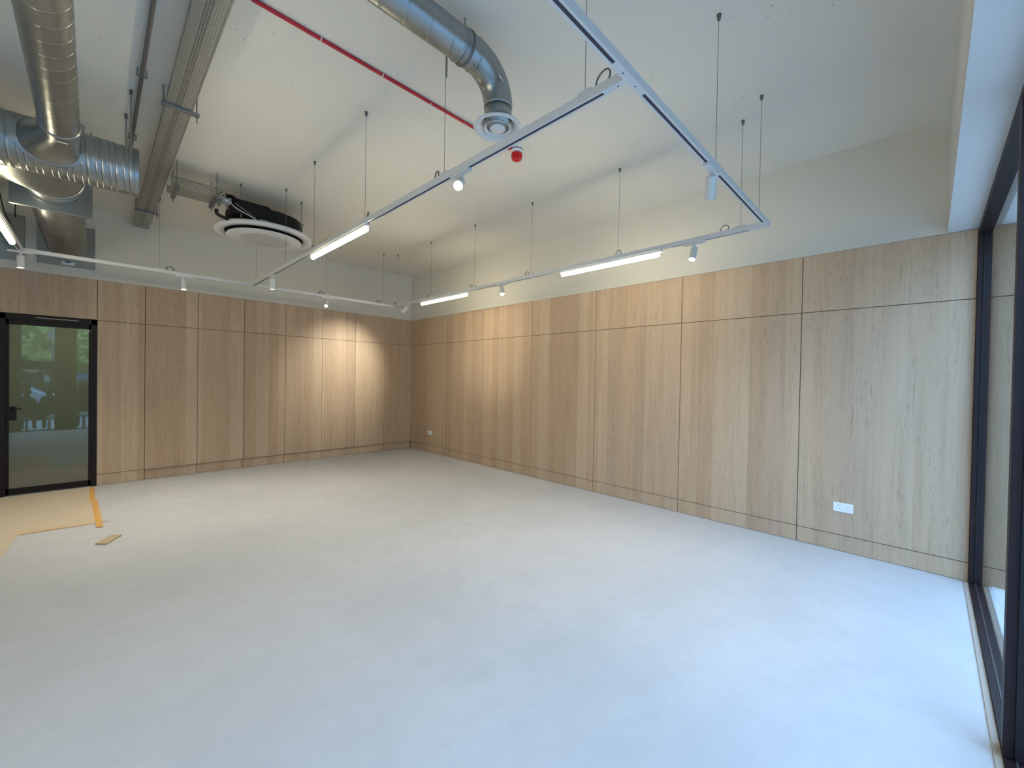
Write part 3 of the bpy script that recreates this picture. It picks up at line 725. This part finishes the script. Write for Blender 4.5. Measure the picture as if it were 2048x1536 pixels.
link('refrigerant_pipe', tube(bez((-3.80, -2.34, 3.44), (-3.70, -2.34, 3.44), (-3.76, -2.30, 3.38), (-3.60, -2.18, 3.36), 14), .021, 12), M['black'], t, True)
link('refrigerant_pipe', tube(bez((-3.80, -2.24, 3.45), (-3.64, -2.24, 3.50), (-3.60, -2.24, 3.46), (-3.61, -2.20, 3.33), 16), .019, 12), M['black'], t, True)
link('control_wire', tube(bez((-3.70, -2.33, 3.40), (-3.72, -2.36, 3.30), (-3.56, -2.36, 3.30), (-3.46, -2.32, 3.255), 14), .004, 8), M['white'], t, True)
link('control_wire', tube(bez((-3.66, -2.33, 3.38), (-3.60, -2.36, 3.33), (-3.52, -2.36, 3.29), (-3.44, -2.32, 3.255), 12), .0025, 8), M['pvc'], t, True)
link('drain_pipe', tube([(-3.82, -2.28, 3.37), (-3.82, -2.28, 3.27)], .013, 12), M['pvc'], t, True)
link('drain_elbow', tube([(-3.82, -2.28, 3.275)] + bez((-3.82, -2.28, 3.25), (-3.82, -2.28, 3.225), (-3.81, -2.27, 3.215), (-3.62, -2.10, 3.245), 10), .018, 12), M['rubber'], t, True)

# ================================================================== WALL AND FLOOR ITEMS
def socket(y0, y1, z0, z1, label):
    t = thing('wall_socket', (0, (y0+y1)/2, z0), label, 'socket', 'white double sockets low on the right wall')
    link('face_plate', bev(boxes(((-.008, y0, z0), (.0, y1, z1))), .0025), M['socket'], t)
    w = (y1-y0); h = (z1-z0)
    for q in (.26, .74):
        yc = y0 + w*q
        link('switch', boxes(((-.0105, y0+w*(.5+(q-.5)*.28)-.0065, z0+h*.60), (-.008, y0+w*(.5+(q-.5)*.28)+.0065, z0+h*.86))), M['socket'], t)
        for dy, zz, a, b in ((0, .68, .0022, .0045), (-.0115, .36, .0035, .002), (.0115, .36, .0035, .002)):
            link('pin_hole', boxes(((-.0085, yc+dy-a, z0+h*zz-b), (-.0078, yc+dy+a, z0+h*zz+b))), M['pin'], t)
socket(-7.309, -7.168, .356, .438, 'white double socket low on the wood panel nearest the window')
socket(-.813, -.662, .358, .435, 'small-looking white socket low on the wall beside the room corner')

def flat(name, pts, z0, z1, mat, label, cat, group=None):
    bm = bmesh.new(); lo = [bm.verts.new((x, y, z0)) for x, y in pts]; hi = [bm.verts.new((x, y, z1)) for x, y in pts]
    n = len(pts); bm.faces.new(lo[::-1]); bm.faces.new(hi)
    for i in range(n): bm.faces.new((lo[i], lo[(i+1) % n], hi[(i+1) % n], hi[i]))
    o = link(name, bm, mat); o['label'] = label; o['category'] = cat
    if group: o['group'] = group
    return o
flat('protection_board', [(-7.6, -.05), (-4.76, -.05), (-4.72, -1.90), (-5.215, -1.86), (-5.26, -2.62), (-5.42, -3.3), (-7.6, -3.3)], 0, .003, M['paper'], 'beige protective sheet covering the floor in front of the glass door', 'floor covering')
flat('floor_tape', [(-4.775, -.06), (-4.735, -.06), (-4.722, -.95), (-4.772, -.93)], .003, .0045, M['tape'], 'wide orange tape strip ending at the door frame', 'tape', 'orange tape strips on the floor')
flat('floor_tape', [(-4.755, -.90), (-4.705, -.90), (-4.668, -2.11), (-4.716, -2.08)], .003, .0052, M['tape'], 'wide orange tape strip lying farther from the door, on white floor edge', 'tape', 'orange tape strips on the floor')
flat('floor_tape', [(-5.235, -1.885), (-5.22, -1.80), (-4.72, -1.87), (-4.615, -1.925), (-4.72, -1.925)], .003, .0048, M['tape2'], 'thin pale orange tape strip crossing under the wide tape', 'tape', 'orange tape strips on the floor')
flat('wood_offcut', [(-4.722, -2.639), (-4.655, -2.702), (-4.552, -2.519), (-4.620, -2.456)], 0, .014, M['offcut'], 'small flat wood offcut lying on the pale floor near the tape', 'wood offcut')

# ================================================================== STREET (seen mirrored in the glass door)
struct(link('ground', boxes(((-30, -40, -.25), (25, -8.15, -.15))), M['pave']))
t = thing('shop_building', (-5, -17, -.15), 'dark shopfront across the street with signs, mirrored in the glass door', 'building')
link('wall', boxes(((-26, -17.3, -.15), (14, -16.9, 2.0)), ((-26, -17.3, 1.9), (-9, -16.9, 6.5)), ((-2.5, -17.3, 1.9), (14, -16.9, 6.5))), M['brick'], t)
link('column', boxes(((-6.12, -16.9, 1.6), (-5.72, -16.4, 6))), M['concrete'], t)
link('sign_band', boxes(((-6.75, -16.9, 1.46), (-6.30, -16.82, 1.55)), ((-6.22, -16.9, 1.46), (-6.14, -16.82, 1.54))), M['shopwhite'], t)
link('poster', boxes(((-6.17, -16.9, 1.08), (-6.02, -16.82, 1.36))), M['shopwhite'], t)
link('banner', boxes(((-5.80, -16.9, .8), (-5.70, -16.8, 1.5))), M['shopred'], t)
link('hoarding', boxes(((-5.34, -16.9, 1.05), (-4.3, -16.8, 1.45))), M['shopblue'], t)
link('panel', boxes(((-5.36, -16.9, .75), (-5.24, -16.8, 1.05))), M['shopyellow'], t)
random.seed(4)
def tree(x, y, z, r, label):
    t = thing('street_tree', (x, y, -.15), label, 'tree', 'trees across the street')
    link('trunk', tube([(x, y, -.15), (x+.05, y, z*.6), (x, y, z)], lambda i, s: .14-.03*i, 10), M['bark'], t, True)
    bm = bmesh.new(); bmesh.ops.create_icosphere(bm, subdivisions=4, radius=1)
    for v in bm.verts:
        d = v.co.normalized(); k = 1 + .25*math.sin(7*d.x+x)*math.sin(6*d.y)*math.cos(8*d.z) + random.uniform(-.16, .16)
        v.co = Vector((x, y, z)) + Vector((d.x*r, d.y*r*.7, d.z*r*1.0))*k
    link('crown', bm, M['leaf'], t)
tree(-7.2, -15.4, 2.55, 1.15, 'leafy tree left of the concrete column in the door reflection')
tree(-4.4, -15.4, 2.55, 1.1, 'leafy tree right of the concrete column in the door reflection')
t = thing('parked_car', (-7.0, -14.0, -.15), 'pale parked car mirrored low in the glass door', 'car')
bm = bmesh.new()
prof = [(-8.6, .15), (-8.6, .6), (-8.1, .75), (-7.7, 1.12), (-6.6, 1.14), (-6.05, .78), (-5.55, .68), (-5.5, .15)]
a = [bm.verts.new((x, -14.6, z)) for x, z in prof]; b = [bm.verts.new((x, -13.2, z)) for x, z in prof]
bm.faces.new(a); bm.faces.new(b[::-1])
for i in range(8): bm.faces.new((a[i], a[(i+1) % 8], b[(i+1) % 8], b[i]))
link('body', bev(bm, .05, 2), M['car'], t, True)
link('side_window', boxes(((-7.65, -13.21, .80), (-6.25, -13.17, 1.08))), M['cglass'], t)
for x in (-8.0, -6.1):
    link('wheel', lathe([(0, 0), (.2, 0), (.3, .02), (.3, .16), (0, .16)], (x, -13.32, .15), 20, Vector((0, 1, 0))), M['tyre'], t)
def person(x, y, h, label, facing=-1):
    """seated figure seen from behind; grown as one skin from connected joints"""
    t = thing('person', (x, y, -.15), label, 'person', 'people sitting outside the window')
    k = h/1.25; f = facing
    J = {'pel': (0, 0, .56, .115), 'waist': (0, .0, .66, .125), 'chest': (0, -.02*f, .88, .155), 'neck': (0, -.01*f, 1.02, .06), 'chin': (0, .02*f, 1.07, .066), 'head': (0, .015*f, 1.14, .095), 'top': (0, 0, 1.21, .07)}
    E_ = [('pel','waist'),('waist','chest'),('chest','neck'),('neck','chin'),('chin','head'),('head','top')]
    for s, nm in ((1, 'r'), (-1, 'l')):
        J.update({'sh'+nm: (.13*s, 0, .94, .06), 'el'+nm: (.165*s, .05*f, .70, .042), 'wr'+nm: (.12*s, .24*f, .62, .034), 'hd'+nm: (.08*s, .30*f, .60, .032),
                  'hip'+nm: (.09*s, .05*f, .54, .085), 'kn'+nm: (.12*s, .42*f, .53, .06), 'an'+nm: (.12*s, .40*f, .09, .042), 'toe'+nm: (.13*s, .56*f, .04, .035)})
        E_ += [('chest','sh'+nm),('sh'+nm,'el'+nm),('el'+nm,'wr'+nm),('wr'+nm,'hd'+nm),('pel','hip'+nm),('hip'+nm,'kn'+nm),('kn'+nm,'an'+nm),('an'+nm,'toe'+nm)]
    names = list(J); me = bpy.data.meshes.new('body')
    me.from_pydata([(J[n][0]*k, J[n][1]*k, J[n][2]*k) for n in names], [(names.index(a), names.index(b)) for a, b in E_], [])
    me.materials.append(M['cloth'])
    o = bpy.data.objects.new('body', me); COL.objects.link(o); o.parent = t
    md = o.modifiers.new('skin', 'SKIN'); o.modifiers.new('sub', 'SUBSURF').levels = 1; o.modifiers['sub'].render_levels = 1
    for i, n in enumerate(names):
        sv = me.skin_vertices[0].data[i]; sv.radius = (J[n][3]*k, J[n][3]*k*(.8 if n in ('chest', 'waist', 'pel') else 1)); sv.use_root = (n == 'pel')
    hb = lathe([(0, .10*k), (.06*k, .09*k), (.098*k, .03*k), (.10*k, -.03*k), (.07*k, -.07*k), (0, -.07*k)], (x, y-.02*f, -.15+1.16*k), 20)
    link('hair', hb, M['hair'], t, True)
    s = thing('stool', (x, y, -.15), 'round pedestal stool under ' + label, 'stool', 'stools outside the window')
    link('seat', lathe([(0, .33*k), (.15*k, .33*k), (.16*k, .35*k), (.15*k, .37*k), (0, .37*k)], (x, y, -.15), 28), M['dull'], s)
    link('pedestal', lathe([(.16*k, 0), (.15*k, .015), (.035*k, .03), (.03*k, .33*k)], (x, y, -.15), 24), M['dull'], s)
person(-6.05, -9.5, 1.16, 'leftmost seated dark figure mirrored in the glass door')
person(-5.64, -9.5, 1.19, 'seated dark figure in middle of the door reflection')
person(-4.97, -9.4, 1.42, 'tall dark figure at the right edge of the door reflection')
